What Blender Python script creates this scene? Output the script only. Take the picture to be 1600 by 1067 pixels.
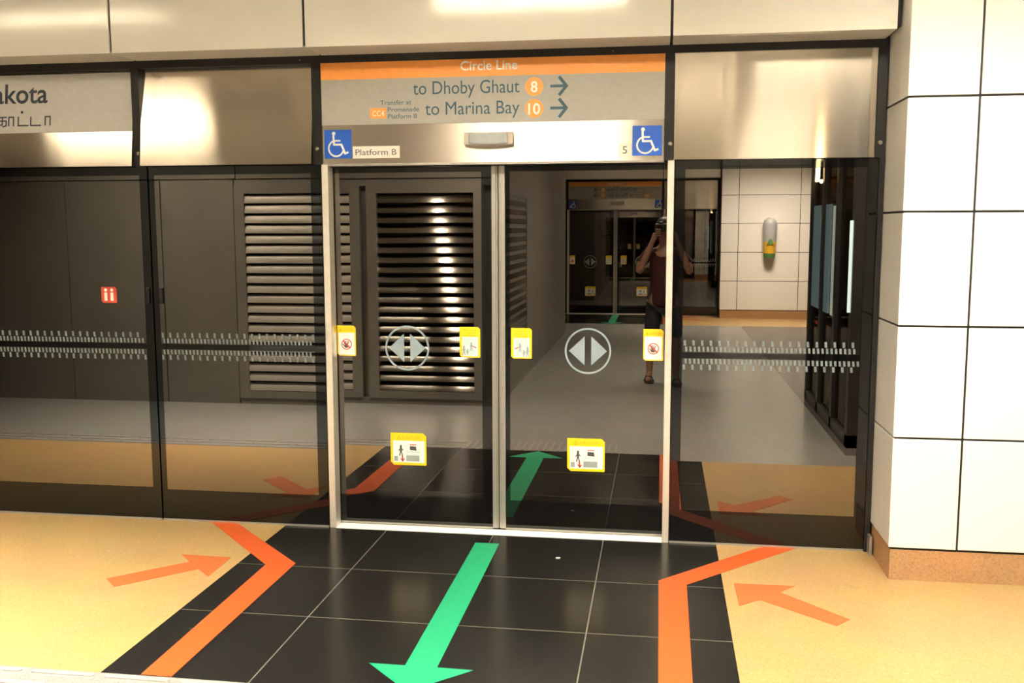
import bpy, bmesh, math, random
from mathutils import Matrix, Vector, Quaternion
random.seed(4)
S = bpy.context.scene
C = S.collection
for o in list(bpy.data.objects):
    bpy.data.objects.remove(o)

# ---------------------------------------------------------------- camera, world, exposure, lamps
CAM = Vector((0.8782, -5.2188, 1.7005)); YAW, PITCH, ROLL = 0.1505, -0.1158, -0.0024
fw = Vector((-math.sin(YAW)*math.cos(PITCH), math.cos(YAW)*math.cos(PITCH), math.sin(PITCH)))
rt = Vector((math.cos(YAW), math.sin(YAW), 0)); up = rt.cross(fw)
rt, up = math.cos(ROLL)*rt+math.sin(ROLL)*up, -math.sin(ROLL)*rt+math.cos(ROLL)*up
cam = bpy.data.cameras.new('camera'); cam.sensor_width = 36; cam.lens = 1526.35/1600*36; cam.clip_start = 0.01
camo = bpy.data.objects.new('camera', cam); C.objects.link(camo)
camo.matrix_world = Matrix(((rt.x, up.x, -fw.x, CAM.x), (rt.y, up.y, -fw.y, CAM.y), (rt.z, up.z, -fw.z, CAM.z), (0, 0, 0, 1)))
S.camera = camo
w = bpy.data.worlds.new('world'); S.world = w; w.use_nodes = True
w.node_tree.nodes['Background'].inputs['Color'].default_value = (0.02, 0.018, 0.015, 1)
w.node_tree.nodes['Background'].inputs['Strength'].default_value = 0.3
S.view_settings.view_transform = 'Standard'; S.view_settings.look = 'None'
S.view_settings.exposure = 2.12; S.view_settings.gamma = 1.0; S.view_settings.use_curve_mapping = False
WARM = (1.0, 0.91, 0.74)
CEIL = 3.35
FAR = -13.9
# (x0, x1, y, watts, label) of the ribbed ceiling luminaires; their lamps are made here, their housings further down
LUMINAIRES = [
    (-4.40, -2.95, -2.6, 70, 'ribbed ceiling luminaire over the left of the platform, mirrored in plain steel'),
    (-0.80, 0.60, -2.6, 90, 'ribbed ceiling luminaire in front of the sliding doors, mirrored in the steel header'),
    (1.55, 2.95, -2.2, 90, 'ribbed ceiling luminaire in front of the white tiled pillar'),
    (0.30, 1.70, -6.4, 60, 'ribbed ceiling luminaire midway across the platform behind the photographer'),
    (2.20, 3.60, -12.0, 150, 'ribbed ceiling luminaire in front of the far tiled pillar'),
    (-0.40, 1.00, -11.2, 34, 'ribbed ceiling luminaire in front of the far sliding doors'),
]
def area_lamp(loc, sx, sy, watts, spread=math.pi):
    l = bpy.data.lights.new('luminaire_lamp', 'AREA'); l.shape = 'RECTANGLE'; l.size = sx; l.size_y = sy
    l.energy = watts; l.color = WARM; l.spread = spread
    o = bpy.data.objects.new('luminaire_lamp', l); o.location = loc; C.objects.link(o); return o
LAMPS = [area_lamp(((a+b)/2, y, CEIL+0.07), b-a-0.06, 0.40, wt, sp) for (a, b, y, wt, _), sp in zip(LUMINAIRES, (2.15, 2.9, 3.0, 2.3, 2.3, 2.3))]

# ---------------------------------------------------------------- materials
MATS = {}
def nodes_of(name):
    m = bpy.data.materials.new(name); m.use_nodes = True; MATS[name] = m
    return m, m.node_tree.nodes, m.node_tree.links, m.node_tree.nodes['Principled BSDF']
def plain(name, col, rough=0.5, metal=0.0, spec=0.5, noise=0.04, scale=30, emit=None, estr=0):
    m, n, l, b = nodes_of(name)
    b.inputs['Roughness'].default_value = rough; b.inputs['Metallic'].default_value = metal
    b.inputs['Specular IOR Level'].default_value = spec
    t = n.new('ShaderNodeTexCoord'); x = n.new('ShaderNodeTexNoise'); x.inputs['Scale'].default_value = scale; x.inputs['Detail'].default_value = 4
    l.new(t.outputs['Object'], x.inputs['Vector'])
    r = n.new('ShaderNodeValToRGB'); r.color_ramp.elements[0].position = .3; r.color_ramp.elements[1].position = .7
    r.color_ramp.elements[0].color = tuple(c*(1-noise) for c in col)+(1,); r.color_ramp.elements[1].color = tuple(min(1, c*(1+noise)) for c in col)+(1,)
    l.new(x.outputs['Fac'], r.inputs['Fac']); l.new(r.outputs['Color'], b.inputs['Base Color'])
    if emit: b.inputs['Emission Color'].default_value = emit+(1,); b.inputs['Emission Strength'].default_value = estr
    return m
def speckle(name, cols, scale, rough, spec=0.5, grout=None, bump=0):
    """terrazzo / granite: voronoi chips of several tones; grout=(xs, ys, width, colour) adds joint lines"""
    m, n, l, b = nodes_of(name)
    b.inputs['Roughness'].default_value = rough; b.inputs['Specular IOR Level'].default_value = spec
    t = n.new('ShaderNodeTexCoord'); v = n.new('ShaderNodeTexVoronoi'); v.inputs['Scale'].default_value = scale
    l.new(t.outputs['Object'], v.inputs['Vector'])
    s = n.new('ShaderNodeSeparateColor'); l.new(v.outputs['Color'], s.inputs['Color'])
    r = n.new('ShaderNodeValToRGB'); e = r.color_ramp.elements
    e[0].color = cols[0]+(1,); e[1].color = cols[-1]+(1,)
    for i, c in enumerate(cols[1:-1]):
        q = e.new((i+1)/(len(cols)-1)); q.color = c+(1,)
    l.new(s.outputs['Red'], r.inputs['Fac'])
    x = n.new('ShaderNodeTexNoise'); x.inputs['Scale'].default_value = 3; x.inputs['Detail'].default_value = 6; l.new(t.outputs['Object'], x.inputs['Vector'])
    mx = n.new('ShaderNodeMix'); mx.data_type = 'RGBA'; mx.blend_type = 'MULTIPLY'; mx.inputs['Factor'].default_value = .25
    l.new(r.outputs['Color'], mx.inputs['A']); l.new(x.outputs['Color'], mx.inputs['B'])
    out = mx.outputs['Result']
    if grout:
        sep = n.new('ShaderNodeSeparateXYZ'); l.new(t.outputs['Object'], sep.inputs['Vector'])
        last = None
        for axis, vals in (('X', grout[0]), ('Y', grout[1])):
            for val in vals:
                su = n.new('ShaderNodeMath'); su.operation = 'COMPARE'; l.new(sep.outputs[axis], su.inputs[0])
                su.inputs[1].default_value = val; su.inputs[2].default_value = grout[2]
                if last is None: last = su
                else:
                    a = n.new('ShaderNodeMath'); a.operation = 'MAXIMUM'; l.new(last.outputs[0], a.inputs[0]); l.new(su.outputs[0], a.inputs[1]); last = a
        g = n.new('ShaderNodeMix'); g.data_type = 'RGBA'; l.new(last.outputs[0], g.inputs['Factor'])
        l.new(out, g.inputs['A']); g.inputs['B'].default_value = grout[3]+(1,); out = g.outputs['Result']
    l.new(out, b.inputs['Base Color'])
    return m
def brushed(name, col, rough=0.3, aniso=0.85, grain=0):
    m, n, l, b = nodes_of(name)
    b.inputs['Metallic'].default_value = 1; b.inputs['Roughness'].default_value = rough
    b.inputs['Anisotropic'].default_value = aniso; b.inputs['Anisotropic Rotation'].default_value = .25
    tg = n.new('ShaderNodeTangent'); tg.direction_type = 'UV_MAP'; tg.uv_map = 'UVMap'; l.new(tg.outputs['Tangent'], b.inputs['Tangent'])
    t = n.new('ShaderNodeTexCoord'); mp = n.new('ShaderNodeMapping'); mp.inputs['Scale'].default_value = (1.5, 300, 300)
    x = n.new('ShaderNodeTexNoise'); x.inputs['Scale'].default_value = 1; x.inputs['Detail'].default_value = 3
    l.new(t.outputs['Object'], mp.inputs['Vector']); l.new(mp.outputs['Vector'], x.inputs['Vector'])
    r = n.new('ShaderNodeValToRGB'); r.color_ramp.elements[0].color = tuple(c*.93 for c in col)+(1,); r.color_ramp.elements[1].color = tuple(min(1, c*1.05) for c in col)+(1,)
    l.new(x.outputs['Fac'], r.inputs['Fac']); l.new(r.outputs['Color'], b.inputs['Base Color'])
    if grain:
        bp = n.new('ShaderNodeBump'); bp.inputs['Distance'].default_value = grain; bp.inputs['Strength'].default_value = 1
        l.new(x.outputs['Fac'], bp.inputs['Height']); l.new(bp.outputs['Normal'], b.inputs['Normal'])
    return m
def glass(name, refl, tint):
    m = bpy.data.materials.new(name); m.use_nodes = True; MATS[name] = m
    n, l = m.node_tree.nodes, m.node_tree.links; n.clear()
    o = n.new('ShaderNodeOutputMaterial'); mx = n.new('ShaderNodeMixShader'); tr = n.new('ShaderNodeBsdfTransparent'); gl = n.new('ShaderNodeBsdfGlossy')
    tr.inputs['Color'].default_value = tint+(1,); gl.inputs['Roughness'].default_value = 0.0; gl.inputs['Color'].default_value = (1, .915, .84, 1)
    lw = n.new('ShaderNodeLayerWeight'); lw.inputs['Blend'].default_value = .12
    ad = n.new('ShaderNodeMath'); ad.operation = 'MAXIMUM'; ad.inputs[1].default_value = refl
    l.new(lw.outputs['Fresnel'], ad.inputs[0]); l.new(ad.outputs[0], mx.inputs['Fac'])
    l.new(tr.outputs[0], mx.inputs[1]); l.new(gl.outputs[0], mx.inputs[2]); l.new(mx.outputs[0], o.inputs['Surface'])
    return m
M_ORANGE_FLOOR = speckle('orange_terrazzo', [(.375, .24, .095), (.435, .282, .12), (.345, .22, .084), (.455, .32, .157)], 160, .42, .3, ([-2.93, -4.1, 2.95], [], .002, (.35, .2, .1)))
M_BLACK_FLOOR = speckle('black_granite', [(.008, .008, .0075), (.011, .0105, .010), (.014, .0133, .0125)], 220, .22, .22, ([-.633, -.02, .592], [-.65, -1.262], .0028, (.13, .12, .10)))
M_FAR_BLACK = speckle('far_black_granite', [(.008, .008, .0075), (.011, .0105, .010), (.014, .0133, .0125)], 220, .22, .22)
M_GREY_FLOOR = speckle('grey_granite', [(.235, .235, .222), (.31, .305, .29), (.19, .19, .183), (.345, .34, .325)], 240, .25, .5)
M_DARK_FLOOR = speckle('darker_speckle', [(.10, .09, .08), (.13, .12, .10), (.08, .075, .07)], 200, .25, .4)  # darker speckle for the floor by the lift
M_SKIRT = speckle('orange_skirting_stone', [(.46, .255, .125), (.54, .32, .165), (.39, .215, .10)], 160, .35, .4)
M_WHITE = plain('white_enamel', (.84, .83, .80), .14, 0, .5, .01, 4)
M_FASCIA = plain('cream_enamel', (.84, .82, .76), .10, 0, .5, .01, 3)
M_BLACKJOINT = plain('black_joint', (.010, .010, .009), .6)
M_FRAME = plain('black_frame', (.018, .017, .016), .35, 0, .3)
M_FRIT = plain('black_glass_border', (.003, .003, .003), .02, 0, .6, .0)
M_GLASS = glass('tinted_glass', .23, (.10, .10, .09))
M_STEEL = brushed('brushed_steel', (.56, .505, .44), .115, 1.0)
M_STEEL_DOOR = brushed('satin_brushed_steel', (.62, .56, .49), .27, 1.0)
M_POST = plain('satin_steel', (.80, .75, .66), .35, .55)
M_SILL = plain('bright_sill_metal', (.93, .91, .86), .55, .2, .5, .02, 80)
M_STILE = plain('grey_anodised', (.42, .40, .36), .38, .6, .5, .02)
M_ORANGE = plain('orange_film', (.95, .36, .07), .4)
M_ORANGE_TAPE = plain('orange_floor_tape', (.48, .078, .016), .45, 0, .3)
M_ORANGE_ARROW = plain('orange_arrow_film', (.40, .108, .03), .5, 0, .3)
M_GREEN = plain('green_floor_tape', (.012, .27, .125), .42, 0, .3)
M_GREYSIGN = plain('grey_sign_film', (.41, .40, .365), .5)
M_NAMESIGN = plain('pale_sign_film', (.60, .59, .585), .5)
M_TEAL = plain('teal_ink', (.035, .10, .14), .5)
M_NAVY = plain('navy_ink', (.035, .05, .08), .5)
M_WHITEINK = plain('white_ink', (.9, .88, .82), .5)
M_BLUE = plain('blue_sign', (.012, .10, .56), .4)
M_PLATE = plain('cream_plate', (.80, .78, .70), .5)
M_DARKINK = plain('dark_ink', (.08, .08, .08), .5)
M_YELLOW = plain('yellow_film', (.93, .62, .01), .45)
M_YELLOWINK = plain('ochre_ink', (.60, .36, .01), .5)
M_STICKER = plain('white_film', (.88, .87, .84), .45)
M_RED = plain('red_ink', (.55, .07, .04), .5)
M_GREYINK = plain('grey_ink', (.30, .34, .34), .5)
M_PALEINK = plain('pale_aqua_ink', (.55, .70, .68), .5)
M_DECAL = plain('frosted_film', (.26, .33, .36), .6)
M_DOT = plain('grey_dot_film', (.16, .19, .195), .6)
M_LENS = plain('lamp_lens', (.42, .46, .46), .15, 0, .6)
M_LAMPCASE = plain('lamp_case', (.50, .44, .37), .4, .5)
M_BOLT = plain('bolt_steel', (.55, .52, .48), .25, 1)
M_WALLMETAL = plain('grey_wall_metal', (.20, .19, .165), .38, .3, .5, .06, 3)
M_SLAT = brushed('louvre_metal', (.40, .38, .34), .15, 1.0)
M_SLAT_DULLED = plain('louvre_dulled', (.33, .31, .27), .45, .2, .4, .05, 5)  # louvre metal dulled in colour and finish to leave out the luminaire's reflection
M_DARKCAV = plain('dark_cavity', (.012, .012, .011), .7)
M_CEIL = plain('ceiling_panel', (.78, .74, .66), .6)
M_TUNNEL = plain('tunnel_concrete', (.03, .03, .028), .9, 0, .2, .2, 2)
M_BLADE = plain('luminaire_blade', (.75, .72, .66), .3, .4)
M_TACTILE = plain('tactile_steel', (.62, .60, .57), .2, .5, .5, .03)
M_LIFTFRAME = plain('lift_frame', (.03, .028, .026), .35)
M_LIFTGLASS = glass('lift_glass', .08, (.8, .85, .83))
M_SCREEN = plain('lit_lift_panel', (.5, .6, .58), .4, emit=(.62, .80, .74), estr=1.1)
M_STRIP = plain('lit_strip', (.2, .25, .2), .4, emit=(.62, .74, .62), estr=.3)
M_POSTER = plain('lit_poster', (.10, .14, .16), .4, emit=(.20, .34, .38), estr=.16)
M_BULB = plain('warm_bulb', (.9, .8, .6), .4, emit=(1, .72, .36), estr=7)
M_CAPSULE = plain('capsule_grey', (.40, .40, .42), .35)
M_LABELY = plain('capsule_yellow', (.72, .42, .03), .5)
M_LABELG = plain('capsule_green', (.10, .25, .07), .5)
M_SKIN = plain('skin', (.30, .165, .105), .5, 0, .4, .06, 20)
M_SHIRT = plain('maroon_cloth', (.055, .018, .018), .8, 0, .2, .15, 60)
M_SHORTS = plain('dark_cloth', (.03, .03, .035), .85, 0, .2, .15, 60)
M_HAIR = plain('black_hair', (.012, .010, .009), .5)
M_RUBBER = plain('black_rubber', (.015, .015, .015), .5)

# ---------------------------------------------------------------- geometry helpers
class MB:
    """collects shapes for one mesh object"""
    def __init__(self): self.b = bmesh.new(); self.mi = 0
    def _tag(self, fs):
        for f in fs: f.material_index = self.mi
    def box(self, x0, x1, y0, y1, z0, z1):
        vs = [self.b.verts.new(p) for p in ((x0, y0, z0), (x1, y0, z0), (x1, y1, z0), (x0, y1, z0), (x0, y0, z1), (x1, y0, z1), (x1, y1, z1), (x0, y1, z1))]
        self._tag([self.b.faces.new([vs[i] for i in q]) for q in ((3, 2, 1, 0), (4, 5, 6, 7), (0, 1, 5, 4), (1, 2, 6, 5), (2, 3, 7, 6), (3, 0, 4, 7))])
        return self
    def prism(self, pts, d0, d1, axis='Y'):
        """polygon pts extruded along an axis between d0 and d1 ('Y': pts are x,z; 'Z': pts are x,y; 'X': pts are y,z)"""
        def P(p, d): return {'Y': (p[0], d, p[1]), 'Z': (p[0], p[1], d), 'X': (d, p[0], p[1])}[axis]
        a = [self.b.verts.new(P(p, d0)) for p in pts]; c = [self.b.verts.new(P(p, d1)) for p in pts]
        fs = [self.b.faces.new(a), self.b.faces.new(c[::-1])]
        for i in range(len(pts)):
            j = (i+1) % len(pts); fs.append(self.b.faces.new((a[i], c[i], c[j], a[j])))
        self._tag(fs); return self
    def ring(self, outer, inner, d0, d1, axis='Y'):
        """frame between two outlines with the same point count"""
        n = len(outer)
        for i in range(n):
            j = (i+1) % n; self.prism([outer[i], outer[j], inner[j], inner[i]], d0, d1, axis)
        return self
    def tube(self, pts, radii, seg=12):
        rings = []
        for i, p in enumerate(pts):
            p = Vector(p); d = (Vector(pts[min(i+1, len(pts)-1)])-Vector(pts[max(i-1, 0)])).normalized()
            a = d.orthogonal().normalized(); c = d.cross(a); r = radii[i] if isinstance(radii, (list, tuple)) else radii
            rings.append([self.b.verts.new(p+a*r*math.cos(t*2*math.pi/seg)+c*r*math.sin(t*2*math.pi/seg)) for t in range(seg)])
        fs = [self.b.faces.new(rings[0][::-1]), self.b.faces.new(rings[-1])]
        for r0, r1 in zip(rings, rings[1:]):
            for t in range(seg): fs.append(self.b.faces.new((r0[t], r0[(t+1) % seg], r1[(t+1) % seg], r1[t])))
        self._tag(fs); return self
    def ball(self, c, r, sx=1, sy=1, sz=1, seg=16):
        g = bmesh.ops.create_uvsphere(self.b, u_segments=seg, v_segments=seg//2+2, radius=r, matrix=Matrix.Translation(c) @ Matrix.Diagonal((sx, sy, sz, 1)))
        for v in g['verts']:
            for f in v.link_faces: f.material_index = self.mi; f.smooth = True
        return self
    def build(self, name, mat, parent=None, bevel=0, smooth=False, origin=None):
        bmesh.ops.recalc_face_normals(self.b, faces=self.b.faces)
        if origin: bmesh.ops.translate(self.b, verts=self.b.verts, vec=-Vector(origin))
        uv = self.b.loops.layers.uv.new('UVMap')
        for f in self.b.faces:
            vert = abs(f.normal.z) < .7
            if smooth: f.smooth = True
            for lp in f.loops:
                co = lp.vert.co
                lp[uv].uv = ((co.x if abs(f.normal.x) < .7 else co.y), co.z if vert else co.y)
        me = bpy.data.meshes.new(name); self.b.to_mesh(me); self.b.free()
        for m in (mat if isinstance(mat, (list, tuple)) else [mat]): me.materials.append(m)
        o = bpy.data.objects.new(name, me); C.objects.link(o)
        if origin: o.location = origin
        if parent: o.parent = parent
        if bevel:
            bv = o.modifiers.new('edge', 'BEVEL'); bv.width = bevel; bv.segments = 2; bv.limit_method = 'ANGLE'
        return o
def rect(x0, x1, z0, z1): return [(x0, z0), (x1, z0), (x1, z1), (x0, z1)]
def cut_rect(x0, x1, z0, z1, c=.012):
    """sticker outline with the upper right and lower left corners cut"""
    return [(x0+c, z0), (x1-.004, z0), (x1, z0+.004), (x1, z1-c), (x1-c, z1), (x0, z1), (x0, z0+c)]
def circ(cx, cz, r, n=40, a0=0, a1=2*math.pi):
    return [(cx+r*math.cos(a0+(a1-a0)*i/n), cz+r*math.sin(a0+(a1-a0)*i/n)) for i in range(n)]
def tag(o, label=None, cat=None, group=None, kind=None):
    if label: o['label'] = label
    if cat: o['category'] = cat
    if group: o['group'] = group
    if kind: o['kind'] = kind
    return o
def thing(name, label, cat, loc=(0, 0, 0), group=None):
    o = bpy.data.objects.new(name, None); o.empty_display_size = .1; o.location = loc; C.objects.link(o)
    return tag(o, label, cat, group)
def struct(o): o['kind'] = 'structure'; return o
def dup(root, mat=None, label=None, group=None, parts=None):
    """copy of a thing with copies of its parts and sub-parts"""
    r = root.copy(); C.objects.link(r)
    if mat is not None: r.matrix_world = mat
    if label: r['label'] = label
    if group: r['group'] = group
    def kids(src, dst):
        for ch in src.children:
            c = ch.copy(); C.objects.link(c); c.parent = dst; c.matrix_parent_inverse = ch.matrix_parent_inverse.copy(); kids(ch, c)
    kids(root, r)
    return r
FARM = Matrix.Translation((0, FAR, 0)) @ Matrix.Rotation(math.pi, 4, 'Z')
def across(o, dx=0):
    """placement of a copy on the far platform edge, turned to face this one"""
    return FARM @ Matrix.Translation((dx, 0, 0)) @ o.matrix_basis
def text_bm(body, width=None, height=None, bold=0):
    cu = bpy.data.curves.new('lettering', 'FONT'); cu.body = body; cu.size = 1; cu.extrude = 0.004; cu.offset = bold; cu.resolution_u = 4
    o = bpy.data.objects.new('lettering', cu); C.objects.link(o)
    dg = bpy.context.evaluated_depsgraph_get(); me = bpy.data.meshes.new_from_object(o.evaluated_get(dg))
    C.objects.unlink(o); bpy.data.objects.remove(o); bpy.data.curves.remove(cu)
    return me
def letters(mb, body, x0, x1, base, cap, y, bold=0, capref=None):
    """adds lettering in the plane y: from x0 to x1, standing on the height base, capitals cap high"""
    me = text_bm(body, bold=bold)
    xs = [v.co.x for v in me.vertices]
    mn, mxx = min(xs), max(xs); sx = (x1-x0)/(mxx-mn); sz = cap/.729
    n0 = len(mb.b.verts); mb.b.from_mesh(me); mb.b.verts.ensure_lookup_table()
    for v in mb.b.verts[n0:]:
        v.co = Vector((x0+(v.co.x-mn)*sx, y+(-v.co.z*.1), base+v.co.y*sz))
    for f in mb.b.faces:
        pass
    bpy.data.meshes.remove(me)
    return mb
def stroke(mb, pts, wd, y0, y1):
    """flat pen stroke through x,z points"""
    for (a, b), (c, d) in zip(pts, pts[1:]):
        dx, dz = c-a, d-b; L = math.hypot(dx, dz) or 1; nx, nz = -dz/L*wd/2, dx/L*wd/2; ex, ez = dx/L*wd*.3, dz/L*wd*.3
        mb.prism([(a+nx-ex, b+nz-ez), (a-nx-ex, b-nz-ez), (c-nx+ex, d-nz+ez), (c+nx+ex, d+nz+ez)], y0, y1)
    return mb

# ---------------------------------------------------------------- floor, ceiling, outer walls
f = MB()
def fl(i, x0, x1, y0, y1): f.mi = i; f.box(x0, x1, y1, y0, -.08, 0)
EDGE = -1.9
fl(0, -9, -1.235, 0, EDGE); fl(1, -1.235, 1.198, 0, EDGE); fl(0, 1.198, 9, 0, EDGE)
fl(2, -9, 2.27, EDGE, FAR+1.9); fl(3, 2.27, 9, EDGE-.35, FAR+1.9); fl(2, 2.27, 9, EDGE, EDGE-.35)
fl(0, -9, -1.235, FAR+1.9, FAR); fl(4, -1.235, 1.198, FAR+1.9, FAR); fl(0, 1.198, 9, FAR+1.9, FAR)
struct(f.build('floor', [M_ORANGE_FLOOR, M_BLACK_FLOOR, M_GREY_FLOOR, M_DARK_FLOOR, M_FAR_BLACK]))
# ceiling with an opening at each luminaire
c = MB()
holes = [(a, b, y-.23, y+.23) for a, b, y, _, _ in LUMINAIRES]+[(-2.74, -2.06, -2.42, -2.08)]
xs = sorted({-9., 9.} | {h[0] for h in holes} | {h[1] for h in holes}); ys = sorted({FAR-.3, .3} | {h[2] for h in holes} | {h[3] for h in holes})
for i in range(len(xs)-1):
    for j in range(len(ys)-1):
        mx_, my_ = (xs[i]+xs[i+1])/2, (ys[j]+ys[j+1])/2
        if not any(h[0] < mx_ < h[1] and h[2] < my_ < h[3] for h in holes): c.box(xs[i], xs[i+1], ys[j], ys[j+1], CEIL, CEIL+.04)
struct(c.build('ceiling', M_CEIL))
struct(MB().box(-9.1, -9, FAR-2, 2, -.08, CEIL+.3).build('wall_left', M_WALLMETAL))
struct(MB().box(9, 9.1, FAR-2, 2, -.08, CEIL+.3).build('wall_right_end', M_WALLMETAL))
# the dark track tunnel behind the glass, and behind the far doors
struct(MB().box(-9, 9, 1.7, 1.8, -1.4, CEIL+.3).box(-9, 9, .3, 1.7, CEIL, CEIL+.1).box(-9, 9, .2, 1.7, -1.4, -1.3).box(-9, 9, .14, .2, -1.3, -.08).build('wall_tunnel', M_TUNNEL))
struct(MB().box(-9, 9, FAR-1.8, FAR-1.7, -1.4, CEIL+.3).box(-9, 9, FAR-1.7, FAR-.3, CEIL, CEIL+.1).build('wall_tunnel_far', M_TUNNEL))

# ---------------------------------------------------------------- white fascia, tiled pillars, skirting
def fascia(name, side):
    """side=+1: near edge, looking at -y; -1: far edge"""
    yb = 0 if side > 0 else FAR
    def Y(d): return yb-d*side
    def bx(mb, x0, x1, d0, d1, z0, z1): a, b_ = sorted((Y(d0), Y(d1))); mb.box(x0, x1, a, b_, z0, z1)
    m = MB()
    js = [-9, -5.2, -4.1, -2.03, -.955, .917, 1.972]
    m.mi = 1; bx(m, -9, 1.985, -.12, .246, 2.640, CEIL)
    m.mi = 0
    for a, b_ in zip(js, js[1:]): bx(m, a+.007, b_-.007, .002, .26, 2.628, CEIL)
    return struct(m.build(name, [M_FASCIA, M_BLACKJOINT]))
fascia('wall_front_upper', 1); fascia('wall_far_upper', -1)
def pillar(name, base, side, x1):
    yb = 0 if side > 0 else FAR
    def bx(mb, x0, xx, d0, d1, z0, z1): a, b_ = sorted((yb-d0*side, yb-d1*side)); mb.box(x0, xx, a, b_, z0, z1)
    m = MB(); m.mi = 1; bx(m, 2.0, x1, -.15, .412, .15, CEIL); m.mi = 0
    zs = [.162, .70, 1.236, 1.77, 2.293, 2.82, CEIL]; xj = [1.990, 2.303, 3.41, 4.52, 5.63, 6.74, 9]; g = .005
    xj = [x for x in xj if x < x1]+[x1]
    for z0, z1 in zip(zs, zs[1:]):
        lo = z0+g if z0 > .2 else z0
        for i, (a, b_) in enumerate(zip(xj, xj[1:])):
            bx(m, a+(g if i else 0), b_-g, (-.1 if i == 0 else .38), .42, lo, z1-g)
    struct(m.build(name, [M_WHITE, M_BLACKJOINT], bevel=.003))
    s = MB(); bx(s, 1.998, x1, -.1, .414, 0, .150); struct(s.build(base, M_SKIRT))
pillar('wall_right', 'baseboard_right', 1, 9); pillar('wall_far_right', 'baseboard_far_right', -1, 9)
tag(struct(MB().box(1.975, 1.989, -.07, .02, 0, .10).build('trim_1', M_STILE)))

# ---------------------------------------------------------------- black header framing
def framing(name, side, right):
    yb = 0 if side > 0 else FAR
    def bx(mb, x0, x1, d0, d1, z0, z1): a, b_ = sorted((yb-d0*side, yb-d1*side)); mb.box(x0, x1, a, b_, z0, z1)
    m = MB()
    bx(m, -9, 1.985, -.12, .012, 2.588, 2.6395)
    for x, wd in ((-4.06, .046), (-2.04, .046), (-.985, .052), (.913, .048), (1.960, .046)): bx(m, x-wd/2, x+wd/2, -.115, .012, 2.048, 2.588)
    bx(m, -9, 1.985, -.14, -.115, 2.052, 2.588)
    bx(m, -.93, .93, -.20, -.03, 2.035, 2.060)
    if True: bx(m, -9, -4.083, -.12, 0, 0, 2.588)
    t = struct(m.build(name, M_FRAME))
    return t
struct(MB().box(1.961, 1.988, -.012, .02, 0, 2.05).build('trim_4', M_FRAME))
tr = framing('trim_2', 1, True); framing('trim_3', -1, True)
for i, (x, z) in enumerate(((-2.036, 2.121), (-.986, 2.131), (.919, 2.130), (1.960, 2.121), (-1.07, 2.606), (.62, 2.606))):
    r = .011 if i < 4 else .005
    MB().tube([(x, -.011, z), (x, -.018, z), (x, -.022, z)], [r, r, r*.6], 14).build('bolt', M_BOLT, tr)

# ---------------------------------------------------------------- steel header panels
TILT = math.radians(7.5)
def on_header(t, x, h, off=.0045, tilt=0):
    """places a thing on the leaning header sheet, h above its lower edge"""
    t.location = (x, h*math.sin(tilt)-off*math.cos(tilt)-(.036 if tilt else 0), 2.05+h*math.cos(tilt)); t.rotation_euler.x = -tilt
    return t
def header(x0, x1, label, lip=False, tilt=0, mat=None):
    t = thing('header_panel', label, 'panel', (x0, 0, 2.05), 'steel header panels over the platform screen')
    MB().box(x0-x0+.002, x1-x0-.002, -.004, .008, 0, .541).build('face_sheet', mat or M_STEEL, t); on_header(t, x0, 0, 0, tilt)
    if lip: MB().box(.0, x1-x0, -.006, .02, -.012, .0).build('bottom_lip', M_STILE, t)
    return t
H = {}
H['name'] = header(-4.037, -2.063, 'brushed steel header panel carrying the pale station name sign', tilt=TILT)
H['plain'] = header(-2.017, -1.011, 'plain brushed steel header panel between the station name sign and the orange sign', tilt=TILT)
H['door'] = header(-.959, .889, 'brushed steel header panel above the sliding doors, carrying the orange direction sign', True, mat=M_STEEL_DOOR)
H['right'] = header(.937, 1.937, 'plain brushed steel header panel beside the white tiled pillar')

# station name sign
t = thing('station_sign', 'pale station name sign with dark lettering on the steel header panel', 'sign'); on_header(t, -3.05, .196, tilt=TILT)
MB().box(-.985, .985, -.002, 0, 0, .332).build('sign_film', M_NAMESIGN, t)
m = MB(); letters(m, 'Dakota', .02, .463, .172, .115, -.0024, .012); m.build('lettering', M_NAVY, t)
m = MB(); yy = (-.0026, -.002); o = .0
def tam(pts): stroke(m, [(x, z) for x, z in pts], .008, *yy)
# Tamil line: visual strokes of the last syllables
bz = .043; hz = .098
def loop(cx, cz, r): tam([(cx+r*math.cos(a*math.pi/5), cz+r*math.sin(a*math.pi/5)) for a in range(11)])
def akshara_e(x): loop(x+.012, bz+.014, .012); tam([(x+.024, bz+.014), (x+.026, hz), (x+.012, hz+.014), (x, hz-.004)]); tam([(x+.026, bz+.03), (x+.042, bz)])
def akshara_ka(x): tam([(x, hz-.006), (x+.052, hz-.006)]); tam([(x+.026, hz-.006), (x+.026, bz+.006), (x+.004, bz+.006), (x+.004, bz+.028), (x+.050, bz+.028), (x+.050, bz), (x+.03, bz-.004)])
def akshara_aa(x): tam([(x, bz), (x, hz-.006), (x+.030, hz-.006), (x+.030, bz)])
def akshara_ta(x, dot=False):
    tam([(x, hz-.006), (x, bz), (x+.062, bz)])
    if dot: loop(x+.022, hz+.022, .004)
akshara_ta(-.10); akshara_ka(-.02); loop(.006, hz+.022, .004); akshara_e(.092); akshara_ka(.158); akshara_aa(.224); akshara_ta(.284, True); akshara_ta(.362); akshara_aa(.452)
m.build('lettering', M_NAVY, t)

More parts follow.
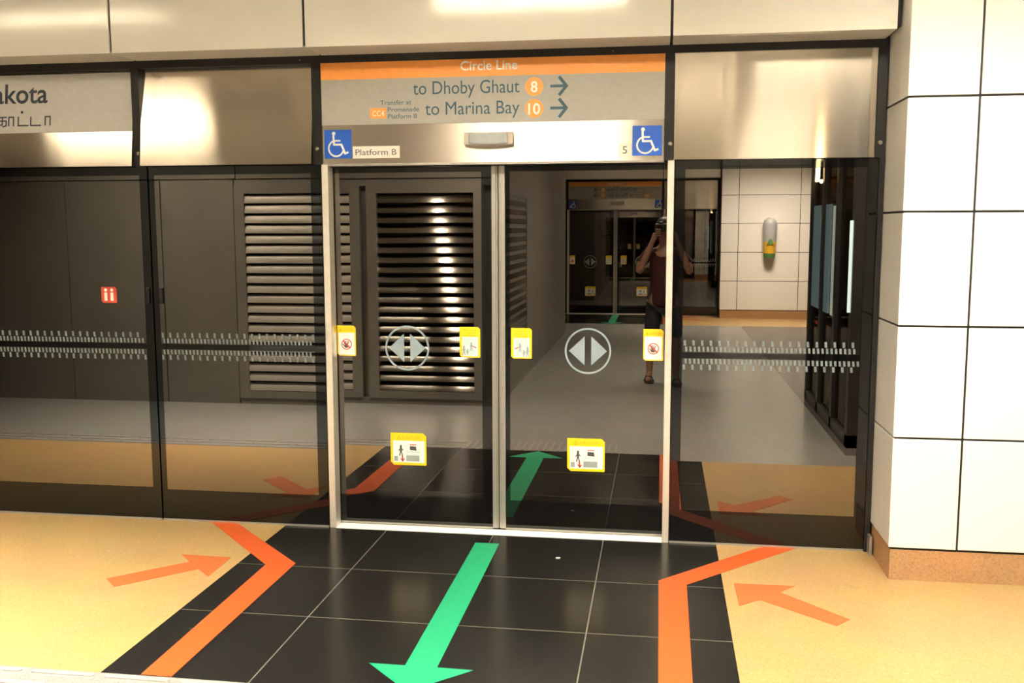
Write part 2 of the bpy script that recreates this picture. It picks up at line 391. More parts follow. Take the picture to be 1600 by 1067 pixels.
# line direction sign over the door
t = thing('direction_sign', 'orange and grey line sign with direction lettering above the sliding doors', 'sign'); on_header(t, -.035, .207)
DX = .035
MB().box(-.958+DX, .888+DX, -.002, 0, 0, .241).build('grey_film', M_GREYSIGN, t)
MB().box(-.958+DX, .888+DX, -.003, 0, .241, .334).build('orange_band', M_ORANGE, t)
m = MB(); letters(m, 'Circle Line', -.185+DX, .121+DX, .273, .050, -.0035, .016); m.build('lettering', M_WHITEINK, t)
for q in (('to Dhoby Ghaut', -.445+DX, .131+DX, .153, .072, -.0025), ('to Marina Bay', -.380+DX, .131+DX, .045, .072, -.0025)): letters(MB(), *q).build('lettering', M_TEAL, t)
for z, s, wd in ((.181, '8', .036), (.068, '10', .064)):
    d = MB().prism(circ(.209+DX, z, .0485), -.003, 0).build('number_disc', M_ORANGE, t)
    m = MB(); letters(m, s, .209+DX-wd/2, .209+DX+wd/2, z-.029, .058, -.0036, .02); m.build('numeral', M_WHITEINK, d)
    m = MB(); a0, a1 = .294+DX, .385+DX
    m.box(a0, a1-.012, -.0026, 0, z-.007, z+.007)
    stroke(m, [(a1-.042, z+.044), (a1-.006, z), (a1-.042, z-.044)], .016, -.0027, 0)
    m.build('arrow', M_TEAL, t)
d = MB().box(-.685+DX, -.596+DX, -.003, 0, .032, .087).build('code_tile', M_ORANGE, t)
m = MB(); letters(m, 'CC4', -.672+DX, -.606+DX, .044, .030, -.0036, .006); m.build('lettering', M_WHITEINK, d)
for q in (('Transfer at', -.627+DX, -.456+DX, .103, .025, -.0025), ('Promenade', -.585+DX, -.414+DX, .066, .025, -.0025), ('Platform B', -.585+DX, -.424+DX, .030, .025, -.0025)): letters(MB(), *q).build('lettering', M_TEAL, t)
SIGN = t

# wheelchair signs
def wheelchair(x0, z0, label):
    t = thing('wheelchair_sign', label, 'sign', (0, 0, 0), 'blue wheelchair signs over the doors'); on_header(t, x0, z0-2.05)
    MB().box(0, .153, -.002, 0, 0, .153).build('plate', M_BLUE, t)
    m = MB(); y = (-.0030, -.002)
    m.prism(circ(.054, .134, .010, 16), *y)
    stroke(m, [(.052, .122), (.054, .074), (.096, .074), (.116, .026), (.132, .032)], .011, *y)
    stroke(m, [(.056, .095), (.088, .095)], .009, *y)
    a = [math.radians(q) for q in range(112, 352, 12)]
    stroke(m, [(.066+.042*math.cos(q), .054+.042*math.sin(q)) for q in a], .009, *y)
    m.build('wheelchair_symbol', M_WHITEINK, t); return t
WL = wheelchair(-.946, 2.079, 'blue wheelchair sign left of the platform label plate')
WR = wheelchair(.725, 2.073, 'blue wheelchair sign right of the number 5 plate')
t = thing('platform_label', 'cream label plate reading Platform B beside the blue wheelchair sign', 'label'); on_header(t, -.787, .028)
MB().box(0, .263, -.002, 0, 0, .064).build('plate', M_PLATE, t)
m = MB(); letters(m, 'Platform B', .016, .245, .017, .033, -.0025); m.build('lettering', M_DARKINK, t); PL = t
t = thing('number_label', 'cream label plate with the number 5 beside the blue wheelchair sign', 'label'); on_header(t, .655, .020)
MB().box(0, .063, -.002, 0, 0, .068).build('plate', M_PLATE, t)
m = MB(); letters(m, '5', .019, .043, .014, .040, -.0025); m.build('numeral', M_DARKINK, t); NL = t
# indicator lamp
t = thing('indicator_lamp', 'grey door indicator lamp on the steel header, centred under the direction sign', 'lamp'); on_header(t, -.033, .085)
prof = [(-.131, .070), (-.131, .004)]+[(x, -.010*math.cos(x/.131*math.pi/2)+.004) for x in (-.09, -.045, 0, .045, .09)]+[(.131, .004), (.131, .070)]
MB().prism(prof, -.028, 0).build('case', M_LAMPCASE, t, bevel=.004)
MB().prism([(-.104, .066), (-.104, .008), (-.05, .002), (.05, .002), (.104, .008), (.104, .066)], -.050, -.028).build('lens', M_LENS, t, bevel=.010)
LAMP = t

# ---------------------------------------------------------------- fixed glass screens
def dots(mb, x0, x1, rows):
    y = (-.0022, -.0012)
    for z0, z1, p, wd, off in ((1.079, 1.108, .0450, .0145, 0), (1.047, 1.074, .0225, .0135, .008), (.982, 1.009, .0225, .0135, .006), (.950, .978, .0450, .0145, -.003))[rows]:
        x = x0+.006+off
        while x+wd < x1: mb.prism([(x, z1), (x+.002, z0), (x+wd, z0), (x+wd-.002, z1)], *y); x += p
def screen(x0, x1, ix0, ix1, iz0, label, latch=None):
    bx = (x0+x1)/2
    t = thing('glass_screen', label, 'glass screen', (bx, 0, 0), 'fixed glass screens along the platform edge')
    MB().ring(rect(x0-bx+.0015, x1-bx-.0015, .004, 2.046), rect(ix0-bx, ix1-bx, iz0, 2.0), 0, .014).build('black_border', M_FRIT, t)
    MB().box(ix0-bx, ix1-bx, .0004, .0134, iz0, 2.0).build('glass_pane', M_GLASS, t)
    b_ = MB().box(ix0-bx, ix1-bx, -.001, .0004, 1.012, 1.043).build('dark_band', M_FRIT, t)
    for rw in (slice(0, 2), slice(2, 4)): m = MB(); dots(m, ix0-bx, ix1-bx, rw); m.build('dot_pattern', M_DOT, t)
    MB().box(x0-bx+.002, x1-bx-.002, -.006, .016, 0, .010).build('bottom_rail', M_STILE, t)
    if latch:
        for lx in latch:
            MB().box(lx-bx-.010, lx-bx+.010, -.012, .0, 1.272, 1.364).build('latch', M_FRAME, t, bevel=.003)
    return t
SC = {}
SC['left'] = screen(-4.06, -1.995, -4.0, -2.045, .195, 'fixed dark glass screen below the station name sign', [-2.021])
SC['mid'] = screen(-1.988, -.972, -1.955, -1.033, .185, 'fixed dark glass screen left of the sliding doors, under the plain steel header', [-1.940])
SC['right'] = screen(.945, 1.960, 1.0, 1.905, .185, 'fixed dark glass screen between the sliding doors and the white pillar')
# red notice on the left screen
t = MB().prism(cut_rect(-.048, .048, -.046, .046, .01), -.0012, 0).build('red_notice', M_RED, SC['left']); t.location = (-2.264-(-4.06-1.995)/2, .0004, 1.322)
tag(t, 'small red notice with two white figures')
m = MB()
for px in (-.02, .018):
    m.prism(circ(px, .028, .009, 12), -.0016, -.0012); m.box(px-.009, px+.009, -.0016, -.0012, -.034, .014)
m.build('notice_figures', M_WHITEINK, t)

# ---------------------------------------------------------------- door posts and sill
def post(x0, x1, label):
    t = thing('door_post', label, 'door post', ((x0+x1)/2, 0, 0), 'steel posts beside the sliding doors'); hw = (x1-x0)/2
    MB().box(-hw, hw, -.008, .076, 0, 2.046).build('post_sheet', M_POST, t, bevel=.002)
    MB().box(-hw, hw, -.0085, .0, 2.046, 2.054).build('post_cap', M_STILE, t)
    return t
PO = [post(-.967, -.930, 'bright steel post at the left of the sliding doors'), post(.909, .943, 'bright steel post at the right of the sliding doors')]
t = thing('door_sill', 'bright metal sill along the foot of the sliding doors', 'sill', (-.01, .04, 0))
MB().box(-.919, .918, -.050, .052, -.004, .002).build('sill_plate', M_SILL, t)
m = MB()
for k in range(5): m.box(-.919, .918, -.040+k*.018, -.034+k*.018, .002, .0035)
m.build('grip_ribs', M_SILL, t); SILL = t

# ---------------------------------------------------------------- sliding doors with stickers
DY = .088; KX = (5.2188+DY)/5.2188
def ax(x): return CAMX+(x-CAMX)*KX
CAMX = .878
def az(z): return 1.70+(z-1.70)*KX
def sticker_hand(par, x, z):
    s = MB().prism(cut_rect(x-.054, x+.054, z-.086, z+.086), -.0012, 0).build('hand_sticker', M_YELLOW, par)
    tag(s, 'yellow and white caution sticker with a crossed out hand')
    MB().prism(rect(x-.047, x+.047, z-.080, z+.046), -.0018, -.0012).build('white_field', M_STICKER, s)
    m = MB(); letters(m, 'CAUTION', x-.022, x+.040, z+.056, .016, -.0018); m.prism([(x-.042, z+.055), (x-.026, z+.055), (x-.034, z+.072)], -.0018, -.0012); m.build('lettering', M_YELLOWINK, s)
    m = MB(); cz = z-.020
    m.box(x-.012, x+.008, -.0022, -.0018, cz-.020, cz+.004)
    for k, dx in enumerate((-.011, -.005, .001, .007)): stroke(m, [(x+dx, cz), (x+dx+.003*(k-1), cz+.020-abs(k-1.5)*.003)], .004, -.0022, -.0018)
    stroke(m, [(x-.012, cz-.012), (x-.021, cz)], .005, -.0022, -.0018)
    m.build('hand_symbol', M_DARKINK, s)
    m = MB(); m.ring(circ(x, cz, .031, 24), circ(x, cz, .026, 24), -.0026, -.0018); stroke(m, [(x-.020, cz+.020), (x+.020, cz-.020)], .008, -.0026, -.0018)
    m.build('prohibition_ring', M_RED, s)
def person_glyph(m, x, z, h, y=(-.0024, -.0018)):
    m.prism(circ(x, z+h*.9, h*.10, 10), *y); stroke(m, [(x, z+h*.78), (x, z+h*.45)], h*.20, *y)
    stroke(m, [(x-h*.02, z+h*.45), (x-h*.13, z)], h*.10, *y); stroke(m, [(x+h*.02, z+h*.45), (x+h*.13, z)], h*.10, *y)
    stroke(m, [(x, z+h*.74), (x-h*.2, z+h*.45)], h*.08, *y); stroke(m, [(x, z+h*.74), (x+h*.2, z+h*.5)], h*.08, *y)
def sticker_rush(par, x, z, s_):
    s = MB().prism(cut_rect(x-.058, x+.058, z-.085, z+.085), -.0012, 0).build('boarding_sticker', M_YELLOW, par)
    tag(s, 'yellow sticker with a picture of people boarding a train')
    MB().prism(rect(x-.044, x+.046, z-.078, z+.030), -.0016, -.0012).build('picture_field', M_STICKER, s)
    m = MB(); m.prism(rect(x-.036, x+.040, z-.018, z+.028), -.0019, -.0016); m.prism([(x-.040*s_, z-.06), (x+.042*s_, z-.075), (x+.042*s_, z-.04), (x-.005*s_, z-.03)], -.0018, -.0016); m.build('train_picture', M_PALEINK, s)
    m = MB(); person_glyph(m, x-.034*s_, z-.074, .056); person_glyph(m, x-.014*s_, z-.074, .038); person_glyph(m, x+.008*s_, z-.046, .046); m.build('figures', M_GREYINK, s)
    m = MB(); stroke(m, [(x+.014*s_, z-.022), (x+.036*s_, z-.030)], .006, -.0022, -.0018); m.build('red_arrow', M_RED, s)
    m = MB()
    for k in range(3): letters(m, ('Please do not', 'rush when doors', 'are closing')[k], x-.040, x+(.044, .044, .030)[k], z+.064-k*.014, .009, -.0016)
    m.build('lettering', M_YELLOWINK, s)
def sticker_gap(par, x, z):
    s = MB().prism(cut_rect(x-.104, x+.104, z-.093, z+.093, .018), -.0012, 0).build('caution_sticker', M_YELLOW, par)
    tag(s, 'yellow square caution sticker with a figure beside a train')
    MB().prism(rect(x-.090, x+.094, z-.078, z+.048), -.0016, -.0012).build('white_field', M_STICKER, s)
    m = MB(); letters(m, 'CAUTION', x-.034, x+.074, z+.060, .018, -.0016, .002)
    m.ring([(x-.068, z+.057), (x-.044, z+.057), (x-.056, z+.082)], [(x-.062, z+.0605), (x-.050, z+.0605), (x-.056, z+.074)], -.0016, -.0012); m.build('lettering', M_YELLOWINK, s)
    m = MB(); m.prism(rect(x-.014, x+.064, z-.070, z-.036), -.0020, -.0016); m.prism(rect(x-.084, x-.062, z-.070, z-.042), -.0020, -.0016); m.build('platform_picture', M_GREYINK, s)
    m = MB(); m.ring([(x-.012, z-.034), (x+.068, z-.034), (x+.068, z+.022), (x+.050, z+.034), (x+.006, z+.034), (x-.012, z+.022)], [(x-.009, z-.030), (x+.065, z-.030), (x+.065, z+.020), (x+.049, z+.031), (x+.007, z+.031), (x-.009, z+.020)], -.0020, -.0016)
    m.box(x-.012, x+.068, -.0020, -.0016, z-.022, z-.010); m.build('train_outline', M_PALEINK, s)
    m = MB(); m.prism([(x+.008, z-.004), (x+.048, z-.008), (x+.044, z+.016), (x+.008, z+.018)], -.0022, -.0016); person_glyph(m, x-.044, z-.038, .062); m.build('window_and_figure', M_DARKINK, s)
    m = MB(); stroke(m, [(x-.036, z-.040), (x-.034, z-.066)], .008, -.0022, -.0016); stroke(m, [(x-.044, z-.056), (x-.034, z-.070), (x-.024, z-.056)], .006, -.0022, -.0016); m.prism(rect(x+.008, x+.046, z+.024, z+.029), -.0023, -.0016); m.build('red_marks', M_RED, s)
def leaf(x0, x1, edge, label):
    """edge: +1 when the meeting stile is on the right side"""
    t = thing('sliding_door', label, 'door', ((x0+x1)/2, DY, .012), 'sliding glass doors of the platform screen')
    bx, b0 = (x0+x1)/2, .012
    st = .0365
    if edge > 0: g0, g1, i0, i1 = x0, x1-st, ax(-.903), ax(-.079)
    else: g0, g1, i0, i1 = x0+st, x1, ax(.076), ax(.909)
    z0, z1, j0, j1 = .012, 2.075, az(.20), az(2.0)
    MB().ring(rect(g0-bx, g1-bx, z0-b0, z1-b0), rect(i0-bx, i1-bx, j0-b0, j1-b0), 0, .016).build('black_border', M_FRIT, t)
    MB().box(i0-bx, i1-bx, .0004, .0154, j0-b0, j1-b0).build('glass_pane', M_GLASS, t)
    m = MB()
    if edge > 0: m.box(x1-st-bx, x1-.012-bx, -.010, .024, 0, z1-b0); m.box(x1-.012-bx, x1-.003-bx, -.004, .020, 0, z1-b0)
    else: m.box(x0+.001-bx, x0+.009-bx, -.006, .020, 0, z1-b0); m.box(x0+.009-bx, x0+st-bx, -.010, .024, 0, z1-b0)
    m.build('meeting_stile', M_STILE, t, bevel=.0015)
    MB().box(g0-bx, g1-bx, -.004, .02, -.006, .004).build('bottom_rail', M_STILE, t)
    def lx(x): return ax(x)-bx
    def lz(z): return az(z)-b0
    cx, cz = lx(-.5 if edge > 0 else .5), lz(1.041)
    m = MB(); m.ring(circ(cx, cz, .127, 48), circ(cx, cz, .117, 48), -.0012, .0004)
    for s_ in (-1, 1): m.prism([(cx+s_*.018, cz-.079), (cx+s_*.104, cz), (cx+s_*.018, cz+.081)], -.0012, .0004)
    tag(m.build('arrow_emblem', M_DECAL, t), 'round frosted emblem with two arrowheads')
    if edge > 0: sticker_hand(t, lx(-.847), lz(1.077)); sticker_rush(t, lx(-.146), lz(1.079), 1); sticker_gap(t, lx(-.501), lz(.471))
    else: sticker_hand(t, lx(.848), lz(1.079)); sticker_rush(t, lx(.139), lz(1.077), -1); sticker_gap(t, lx(.493), lz(.470))
    return t
LF = [leaf(-.945, -.0005, 1, 'sliding glass door at the left of the pair, by the plain fixed screens'), leaf(.0005, .945, -1, 'sliding glass door at the right of the pair, toward the white pillar')]

# ---------------------------------------------------------------- floor markings
def mark(name, pts, mat, label, cat, group=None):
    cx = sum(p[0] for p in pts)/len(pts); cy = sum(p[1] for p in pts)/len(pts)
    o = MB().prism([(x-cx, y-cy) for x, y in pts], 0.0002, .0016, 'Z').build(name, mat); o.location = (cx, cy, 0)
    return tag(o, label, cat, group)
FM = [
 mark('floor_line', [(-1.690, -.004), (-1.530, -.004), (-.942, -.612), (-.945, -1.895), (-1.071, -1.895), (-1.086, -.652)], M_ORANGE_TAPE, 'bent orange floor line left of the green arrow', 'floor marking', 'orange queue lines on the floor'),
 mark('floor_line', [(1.440, -.004), (1.615, -.004), (1.026, -.632), (1.021, -1.895), (.895, -1.895), (.893, -.594)], M_ORANGE_TAPE, 'bent orange floor line right of the green arrow', 'floor marking', 'orange queue lines on the floor'),
 mark('floor_arrow', [(-1.780, -.954), (-1.681, -1.052), (-1.396, -.763), (-1.298, -.857), (-1.306, -.575), (-1.590, -.564), (-1.490, -.668)], M_ORANGE_ARROW, 'orange floor arrow on the terrazzo below the left fixed screen', 'floor arrow', 'orange floor arrows pointing to the doors'),
 mark('floor_arrow', [(1.719, -.953), (1.650, -1.035), (1.352, -.775), (1.254, -.867), (1.251, -.580), (1.535, -.577), (1.455, -.668)], M_ORANGE_ARROW, 'orange floor arrow on the terrazzo near the white pillar', 'floor arrow', 'orange floor arrows pointing to the doors'),
 mark('floor_arrow', [(-.094, -.158), (.038, -.158), (.042, -1.672), (.186, -1.676), (-.024, -1.882), (-.232, -1.672), (-.086, -1.672)], M_GREEN, 'long green floor arrow on the black tiles pointing away from the doors', 'floor arrow'),
]
# scrap of paper on the black tiles
o = MB().prism([(-.012, -.004), (.0, -.006), (.012, .002), (.004, .006), (-.008, .003)], .0003, .004, 'Z').build('paper_scrap', M_STICKER); o.location = (.377, -.341, 0); tag(o, 'tiny white paper scrap on the black floor tiles', 'litter')
# tactile strips
def tactile(name, xr, y, along, label, cat='tactile strip'):
    x0, x1 = xr; m = MB()
    if along == 'x':
        for r in range(3):
            x = x0+(.16 if r % 2 else 0)
            while x+.27 <= x1: m.prism([(x-x0+.012, -.014-r*.095), (x-x0+.27-.012, -.014-r*.095), (x-x0+.27, -.026-r*.095), (x-x0+.27-.012, -.040-r*.095), (x-x0+.012, -.040-r*.095), (x-x0, -.026-r*.095)], 0, .005, 'Z'); x += .305
    else:
        x = x0
        while x+.03 <= x1: m.box(x-x0, x-x0+.018, -.30, -.012, 0, .005); x += .055
    o = m.build(name, M_TACTILE, bevel=.0015); o.location = (x0, y, 0); return tag(o, label, cat)
T1 = tactile('tactile_strip', (-7.0, -.62), EDGE, 'x', 'studded steel tactile strip along the edge of the orange terrazzo')
T2 = tactile('tactile_strip', (-.60, .62), EDGE, 'y', 'short ribbed steel tactile strip at the head of the green arrow')

# ---------------------------------------------------------------- copies on the far platform edge (mirrored in the glass)
def far(o, label, dx=0): return dup(o, across(o, dx), label)
far(LF[0], 'far sliding door beside the far fixed screen, mirrored in the right sliding door'); far(LF[1], 'far sliding door next to the grey enclosure, mirrored in the right sliding door')
far(PO[0], 'steel post beside the far fixed screen, mirrored in the glass'); far(PO[1], 'steel post on the enclosure side of the far sliding doors, mirrored in the glass')
far(SILL, 'metal sill of the far sliding doors, mirrored in the glass')
far(H['door'], 'steel header panel of the far sliding doors, mirrored in the glass', .035)
far(SIGN, 'orange and grey line sign of the far doors, mirrored in the glass', .035)
far(WL, 'blue wheelchair sign of the far doors, nearer the far tiled pillar', .035); far(WR, 'blue wheelchair sign of the far doors, nearer the louvred enclosure', .035)
far(LAMP, 'indicator lamp of the far doors, mirrored in the glass')
far(H['right'], 'plain steel header panel beside the far tiled pillar, mirrored in the glass', -2.872)
far(H['plain'], 'plain steel header panel on the enclosure side of the far doors, mirrored in the glass', 2.975)
far(SC['right'], 'far fixed glass screen left of the white tiled wall, mirrored in the right screen', -2.931)
far(SC['mid'], 'far fixed glass screen beside the louvred enclosure, mirrored in the right door', 2.936)
far(T2, 'short ribbed steel tactile strip before the far doors, mirrored in the glass')
FL = ['bent orange floor line of the far doors on the tiled wall side', 'bent orange floor line of the far doors on the enclosure side', 'orange floor arrow of the far doors on the tiled wall side', 'orange floor arrow of the far doors on the enclosure side', 'green floor arrow leading from the far doors']
for o, lb in zip(FM, FL): far(o, lb+', mirrored in the glass')

# solid strip standing in for the door sticker mirrored in the left post
s_ = MB().box(.0186, .0196, .030, .066, .985, 1.150).build('post_reflection', M_STICKER, PO[0]); tag(s_, 'narrow white strip painted as the door sticker mirrored in the post')
MB().box(.0194, .0200, .030, .066, 1.118, 1.150).build('reflection_heading', M_YELLOW, s_)

# capsule on the far tiled wall
t = thing('wall_capsule', 'grey wall capsule with yellow and green label, mirrored in the right glass screen', 'wall unit', (2.868, FAR+.42, 1.136))
m = MB(); m.tube([(0, .06, 0), (0, .06, .05), (0, .06, .4), (0, .06, .62), (0, .06, .69), (0, .06, .735), (0, .06, .75)], [.095, .105, .125, .128, .11, .06, .015], 24); m.build('capsule_body', M_CAPSULE, t, smooth=True)
MB().box(-.06, .06, .0, .03, .05, .65).build('wall_bracket', M_FRAME, t)
m = MB(); m.tube([(0, .064, .06), (0, .064, .30)], [.108, .119], 24); lab = m.build('yellow_label', M_LABELY, t)
m = MB(); m.tube([(0, .065, .005), (0, .065, .085)], [.100, .112], 24); m.build('green_label', M_LABELG, t)
m = MB(); m.prism([(-.06, .25), (.06, .25), (.03, .33), (0, .36), (-.03, .33)], .17, .190); m.build('emblem', M_LABELG, lab)

# ---------------------------------------------------------------- louvred enclosure behind the camera (mirrored in the doors)
EX, EYF, EYB = -.64, -3.70, -10.4
t = thing('ventilation_enclosure', 'grey louvred metal enclosure on the platform, mirrored in the left sliding door', 'enclosure', (EX, EYF, 0))
m = MB(); m.box(-8.3, 0, EYB-EYF, -.06, 0, CEIL)
seams = [-8.3, -6.3, -4.27, -3.27, -2.52]
for a, b_ in zip(seams, seams[1:]):
    m.box(a+.006, b_-.006, -.06, 0, .0, 2.16); 
for a, b_ in zip([-8.3, -5.2, -2.5, 0], [-5.2, -2.5, 0]): m.box(a+.006, b_-.006, -.06, -.004, 2.172, CEIL)
m.box(-2.52+.006, 0, -.06, -.002, 2.10, 2.16); m.box(-2.52+.006, 0, -.06, -.002, 0, .06)
m.build('casing', M_WALLMETAL, t)
def louvre(x0, x1, z0, z1, n, a0, da, mat):
    fr = MB(); fr.ring(rect(x0-.10, x1+.10, z0-.07, z1+.07), rect(x0, x1, z0, z1), -.05, .012); fo = fr.build('louvre_frame', M_WALLMETAL, t)
    MB().box(x0, x1, -.058, -.052, z0, z1).build('louvre_back', M_DARKCAV, fo)
    s = MB(); p = (z1-z0)/n
    for k in range(n):
        zb = z0+k*p+.006
        # curved blade, upright at the front lip and leaning back as it rises
        arc = [math.radians(a0-i*da) for i in range(10)]; y_, z_ = .006, zb; top = [(y_, z_)]
        for a in arc: y_ -= .0082*math.cos(a); z_ += .0082*math.sin(a); top.append((y_, z_))
        pro = top+[(q[0]-.003, q[1]-.002) for q in top[::-1]]
        s.prism(pro, x0, x1, 'X')
    bl = s.build('louvre_blades', mat, fo, smooth=True)
    bl.data.set_sharp_from_angle(angle=math.radians(50))
louvre(-1.165, -.225, .13, 2.03, 20, 69, 2.2, M_SLAT); louvre(-2.415, -1.43, .13, 2.03, 20, 84, 3, M_SLAT_DULLED)  # second set steeper and duller, so no bright lamp shows in it
# side louvres of the enclosure, facing the lift
sl = MB(); sl.ring([(-.35, .25), (-2.1, .25), (-2.1, 2.1), (-.35, 2.1)], [(-.45, .32), (-2.0, .32), (-2.0, 2.03), (-.45, 2.03)], -.02, .012, 'X'); slo = sl.build('side_louvre_frame', M_WALLMETAL, t)
s2 = MB()
for k in range(18):
    zb = .33+k*.094
    s2.box(-.004, .010, -2.0, -.45, zb, zb+.055)
s2.build('side_louvre_blades', M_SLAT, slo)

# ---------------------------------------------------------------- glass lift on the right (mirrored in the right screen)
t = thing('glass_lift', 'dark framed glass lift shaft, mirrored at the right of the right glass screen', 'lift', (2.32, -2.5, 0))
m = MB()
for y in (0, -.72, -1.45, -2.15): m.box(0, .09, y-.09, y, 0, 2.35)
m.box(0, 2.4, -2.24, 0, 2.3, 2.75); m.box(2.3, 2.4, -2.24, 0, 0, 2.3); m.box(0, 2.4, -2.24, 0, 0, .10)
m.build('shaft_frame', M_LIFTFRAME, t)
for y in (-.72, -1.45, -2.15): MB().box(.03, .045, y, y+.63, .10, 2.3).build('shaft_glass', M_LIFTGLASS, t)
MB().box(.008, .028, -.99, -.82, .95, 1.88).build('lit_panel', M_STRIP, t)
MB().box(.008, .028, -1.36, -1.14, .95, 1.90).build('lit_poster', M_POSTER, t)
MB().box(.008, .028, -2.06, -1.60, .95, 1.90).build('lit_poster', M_POSTER, t)
MB().box(-.02, .0, -.06, -.035, 1.05, 1.75).build('edge_light', M_SCREEN, t)
m = MB(); m.tube([(.02, -1.75, 2.12), (-.02, -1.72, 2.12), (-.02, -1.70, 2.3), (.02, -1.70, 2.5)], .02, 10); m.build('lamp_tube', M_BULB, t)

# ---------------------------------------------------------------- ribbed ceiling luminaires
for (a, b_, y, wt, lb), lp in zip(LUMINAIRES, LAMPS):
    t = thing('ceiling_light', lb, 'ceiling light', ((a+b_)/2, y, CEIL), 'ribbed ceiling luminaires'); hw = (b_-a)/2
    MB().ring(rect(-hw, hw, -.23, .23), rect(-hw+.012, hw-.012, -.218, .218), -.012, .13, 'Z').box(-hw, hw, -.23, .23, .13, .14).build('housing', M_BLADE, t)
    m = MB(); n = 11
    for k in range(1, n): x = -hw+2*hw*k/n; m.box(x-.020, x+.020, -.215, .215, -.006, .06)
    m.build('ribs', M_BLADE, t)
    lp.parent = t; lp.location = (0, 0, .10)
# added narrow-beam lamp, unseen, to make the bright patch on the lower louvre blades
t = thing('ceiling_light', 'added black lamp box that puts the bright patch on the lower louvre blades', 'ceiling light', (-2.40, -2.25, CEIL))
MB().ring(rect(-.34, .34, -.17, .17), rect(-.33, .33, -.16, .16), -.01, .20, 'Z').box(-.34, .34, -.17, .17, .20, .21).build('housing', M_FRAME, t)
m = MB()
for k in range(1, 9): x = -.33+.66*k/9; m.box(x-.011, x+.011, -.159, .159, -.004, .05)
m.build('ribs', M_FRAME, t)
o = area_lamp((0, 0, .09), .64, .30, 21.0, 1.2); o.parent = t
# spot downlight over the louvres
t = thing('downlight', 'small ceiling downlight mirrored as bright dots down the louvres', 'ceiling light', (-1.68, -2.2, CEIL))
MB().ring(circ(0, 0, .075, 24), circ(0, 0, .055, 24), -.012, .0, 'Z').build('trim_ring', M_BOLT, t)
MB().prism(circ(0, 0, .055, 24), -.008, -.004, 'Z').build('lens', M_LENS, t)
l = bpy.data.lights.new('downlight_lamp', 'AREA'); l.shape = 'DISK'; l.size = .06; l.energy = 6; l.spread = 2.0; l.color = (1, .86, .70)
o = bpy.data.objects.new('downlight_lamp', l); C.objects.link(o); o.parent = t; o.location = (0, 0, -.02); o.rotation_euler = Vector((.6, -1.5, -2.9)).to_track_quat('-Z', 'Y').to_euler()

# ---------------------------------------------------------------- the photographer (mirrored in the right sliding door)
def skin(name, pts, edges, mat, parent, sub=2, root=0):
    me = bpy.data.meshes.new(name); me.from_pydata([p[:3] for p in pts], edges, []); me.materials.append(mat)
    o = bpy.data.objects.new(name, me); C.objects.link(o); o.parent = parent
    o.modifiers.new('skin', 'SKIN').use_smooth_shade = True
    for i, p in enumerate(pts):
        r = p[3]; sv = me.skin_vertices[0].data[i]; sv.radius = r if isinstance(r, tuple) else (r, r); sv.use_root = (i == root)
    s = o.modifiers.new('sub', 'SUBSURF'); s.levels = sub; s.render_levels = sub
    return o
t = thing('person', 'person in a maroon shirt and dark shorts taking a photograph, mirrored in the door', 'person', (.92, -5.46, 0))
# local frame: +y toward the doors, feet at z 0
pts = [(0, 0, .95, (.150, .105)), (0, .0, 1.10, (.135, .10)), (0, .0, 1.28, (.155, .11)), (0, -.01, 1.42, (.13, .09)), (0, -.01, 1.51, .055), (0, .015, 1.585, .062), (0, .02, 1.665, (.078, .095)), (0, .015, 1.735, (.070, .085))]
ed = [(0, 1), (1, 2), (2, 3), (3, 4), (4, 5), (5, 6), (6, 7)]
def chain(start, ch):
    prev = start
    for p in ch: pts.append(p); ed.append((prev, len(pts)-1)); prev = len(pts)-1
for s in (-1, 1):
    chain(0, [(s*.095, 0, .84, .088), (s*.12, .01, .66, .076), (s*.135, .02, .49, .054), (s*.14, -.005, .34, .055), (s*.145, -.02, .10, .036), (s*.15, .03, .045, .036), (s*.165, .13, .03, .032)])
    chain(3, [(s*.17, -.01, 1.42, .055), (s*.255, .03, 1.30, .047), (s*.27, .10, 1.22, .042), (s*.20, .19, 1.38, .038), (s*.125, .205, 1.56, .027), (s*.105, .205, 1.60, (.024, .034)), (s*.095, .20, 1.65, (.020, .034))])
body = skin('body', pts, ed, M_SKIN, t)
for s in (-1, 1):   # fingers curl round the camera body
    for k in range(4):
        z = 1.615+k*.021
        skin('finger', [(s*.098, .215, z, .009), (s*.080, .245, z+.002, .0085), (s*.056, .246, z+.003, .008), (s*.042, .236, z+.003, .007)], [(0, 1), (1, 2), (2, 3)], M_SKIN, body, 1)
    skin('thumb', [(s*.100, .185, 1.62, .011), (s*.086, .158, 1.632, .010), (s*.060, .152, 1.645, .009)], [(0, 1), (1, 2)], M_SKIN, body, 1)
    m = MB(); m.ball((s*.083, .02, 1.67), .03, .35, .7, 1.05); m.build('ear', M_SKIN, body)
m = MB(); m.ball((0, .112, 1.655), .018, .8, 1.1, 1.5)
m.build('nose', M_SKIN, body)
m = MB()
for s in (-1, 1): m.ball((s*.034, .102, 1.685), .014, 1.1, .6, .8)
m.build('eyes', M_WHITEINK, body)
m = MB(); m.ball((0, .108, 1.613), .02, 1.2, .4, .35); m.build('mouth', M_RED, body)
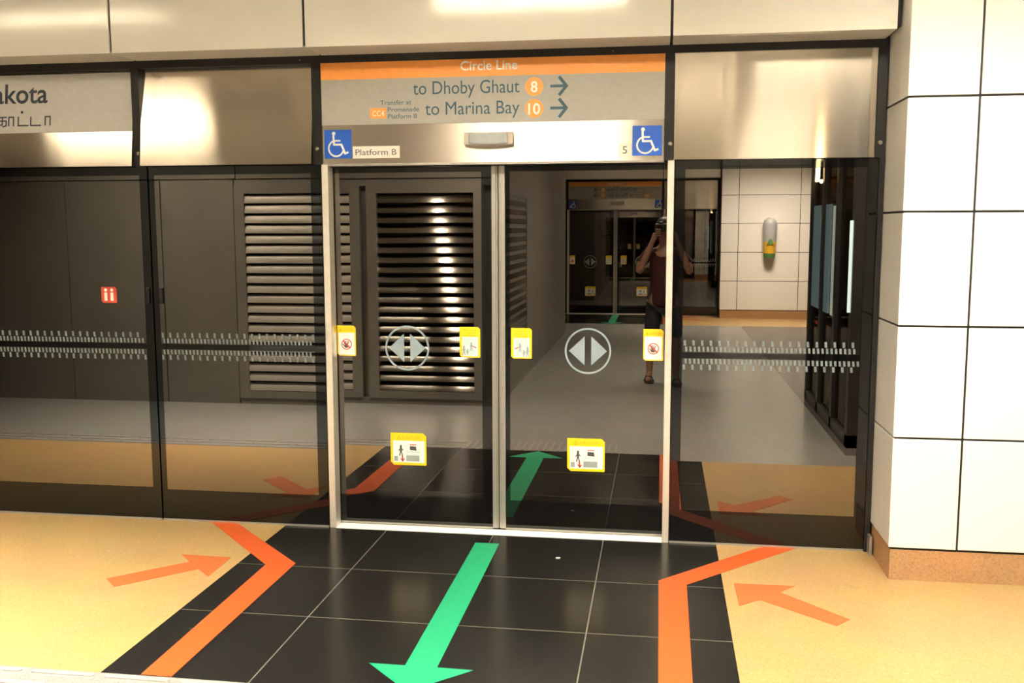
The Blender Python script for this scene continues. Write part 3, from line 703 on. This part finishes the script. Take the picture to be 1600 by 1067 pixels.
m = MB(); m.ball((0, -.005, 1.72), .11, .88, 1.0, .92, 24); m.ball((0, -.045, 1.66), .09, .9, .85, 1.1, 20); m.build('hair', M_HAIR, t)
sp = [(0, 0, .80, (.178, .135)), (0, 0, .93, (.174, .130)), (0, 0, 1.10, (.158, .12)), (0, 0, 1.28, (.172, .125)), (0, -.01, 1.425, (.145, .10)), (0, -.01, 1.475, .068)]
se = [(0, 1), (1, 2), (2, 3), (3, 4), (4, 5)]
for s in (-1, 1):
    n0 = len(sp); sp += [(s*.17, -.01, 1.42, .070), (s*.262, .035, 1.295, .066)]; se += [(4, n0), (n0, n0+1)]
skin('shirt', sp, se, M_SHIRT, t)
hp = [(0, 0, .94, (.168, .124))]; he = []
for s in (-1, 1):
    n0 = len(hp); hp += [(s*.098, 0, .82, .108), (s*.125, .015, .58, .088), (s*.132, .018, .50, .084)]; he += [(0, n0), (n0, n0+1), (n0+1, n0+2)]
skin('shorts', hp, he, M_SHORTS, t)
for s in (-1, 1):
    m = MB(); ft = [(s*.15+dx, y) for dx, y in ((-.042, -.055), (.042, -.055), (.048, .06), (.055, .15), (.03, .19), (-.015, .185), (-.045, .12))]
    m.prism(ft, 0, .014, 'Z'); so = m.build('sandal', M_RUBBER, t)
    m = MB(); m.tube([(s*.15-.05, .06, .012), (s*.15-.03, .07, .068), (s*.15+.03, .075, .068), (s*.15+.055, .07, .012)], .010, 8); m.build('strap', M_RUBBER, so)
t = thing('camera_in_hand', 'black camera held up by the photographer, mirrored in the right sliding door', 'camera', (.8782, -5.265, 1.7005))
t.rotation_euler = (PITCH, 0, YAW)
MB().box(-.066, .066, -.055, .0, -.052, .038).prism([(-.03, .038), (.03, .038), (.02, .062), (-.02, .062)], -.05, -.005).build('camera_body', M_RUBBER, t, bevel=.008)
MB().tube([(0, 0, 0), (0, .022, 0), (0, .024, 0), (0, .036, 0)], [.034, .034, .037, .037], 28).build('lens_barrel', M_RUBBER, t)
MB().tube([(0, .0361, 0), (0, .0365, 0)], [.026, .026], 24).build('lens_glass', M_FRIT, t)
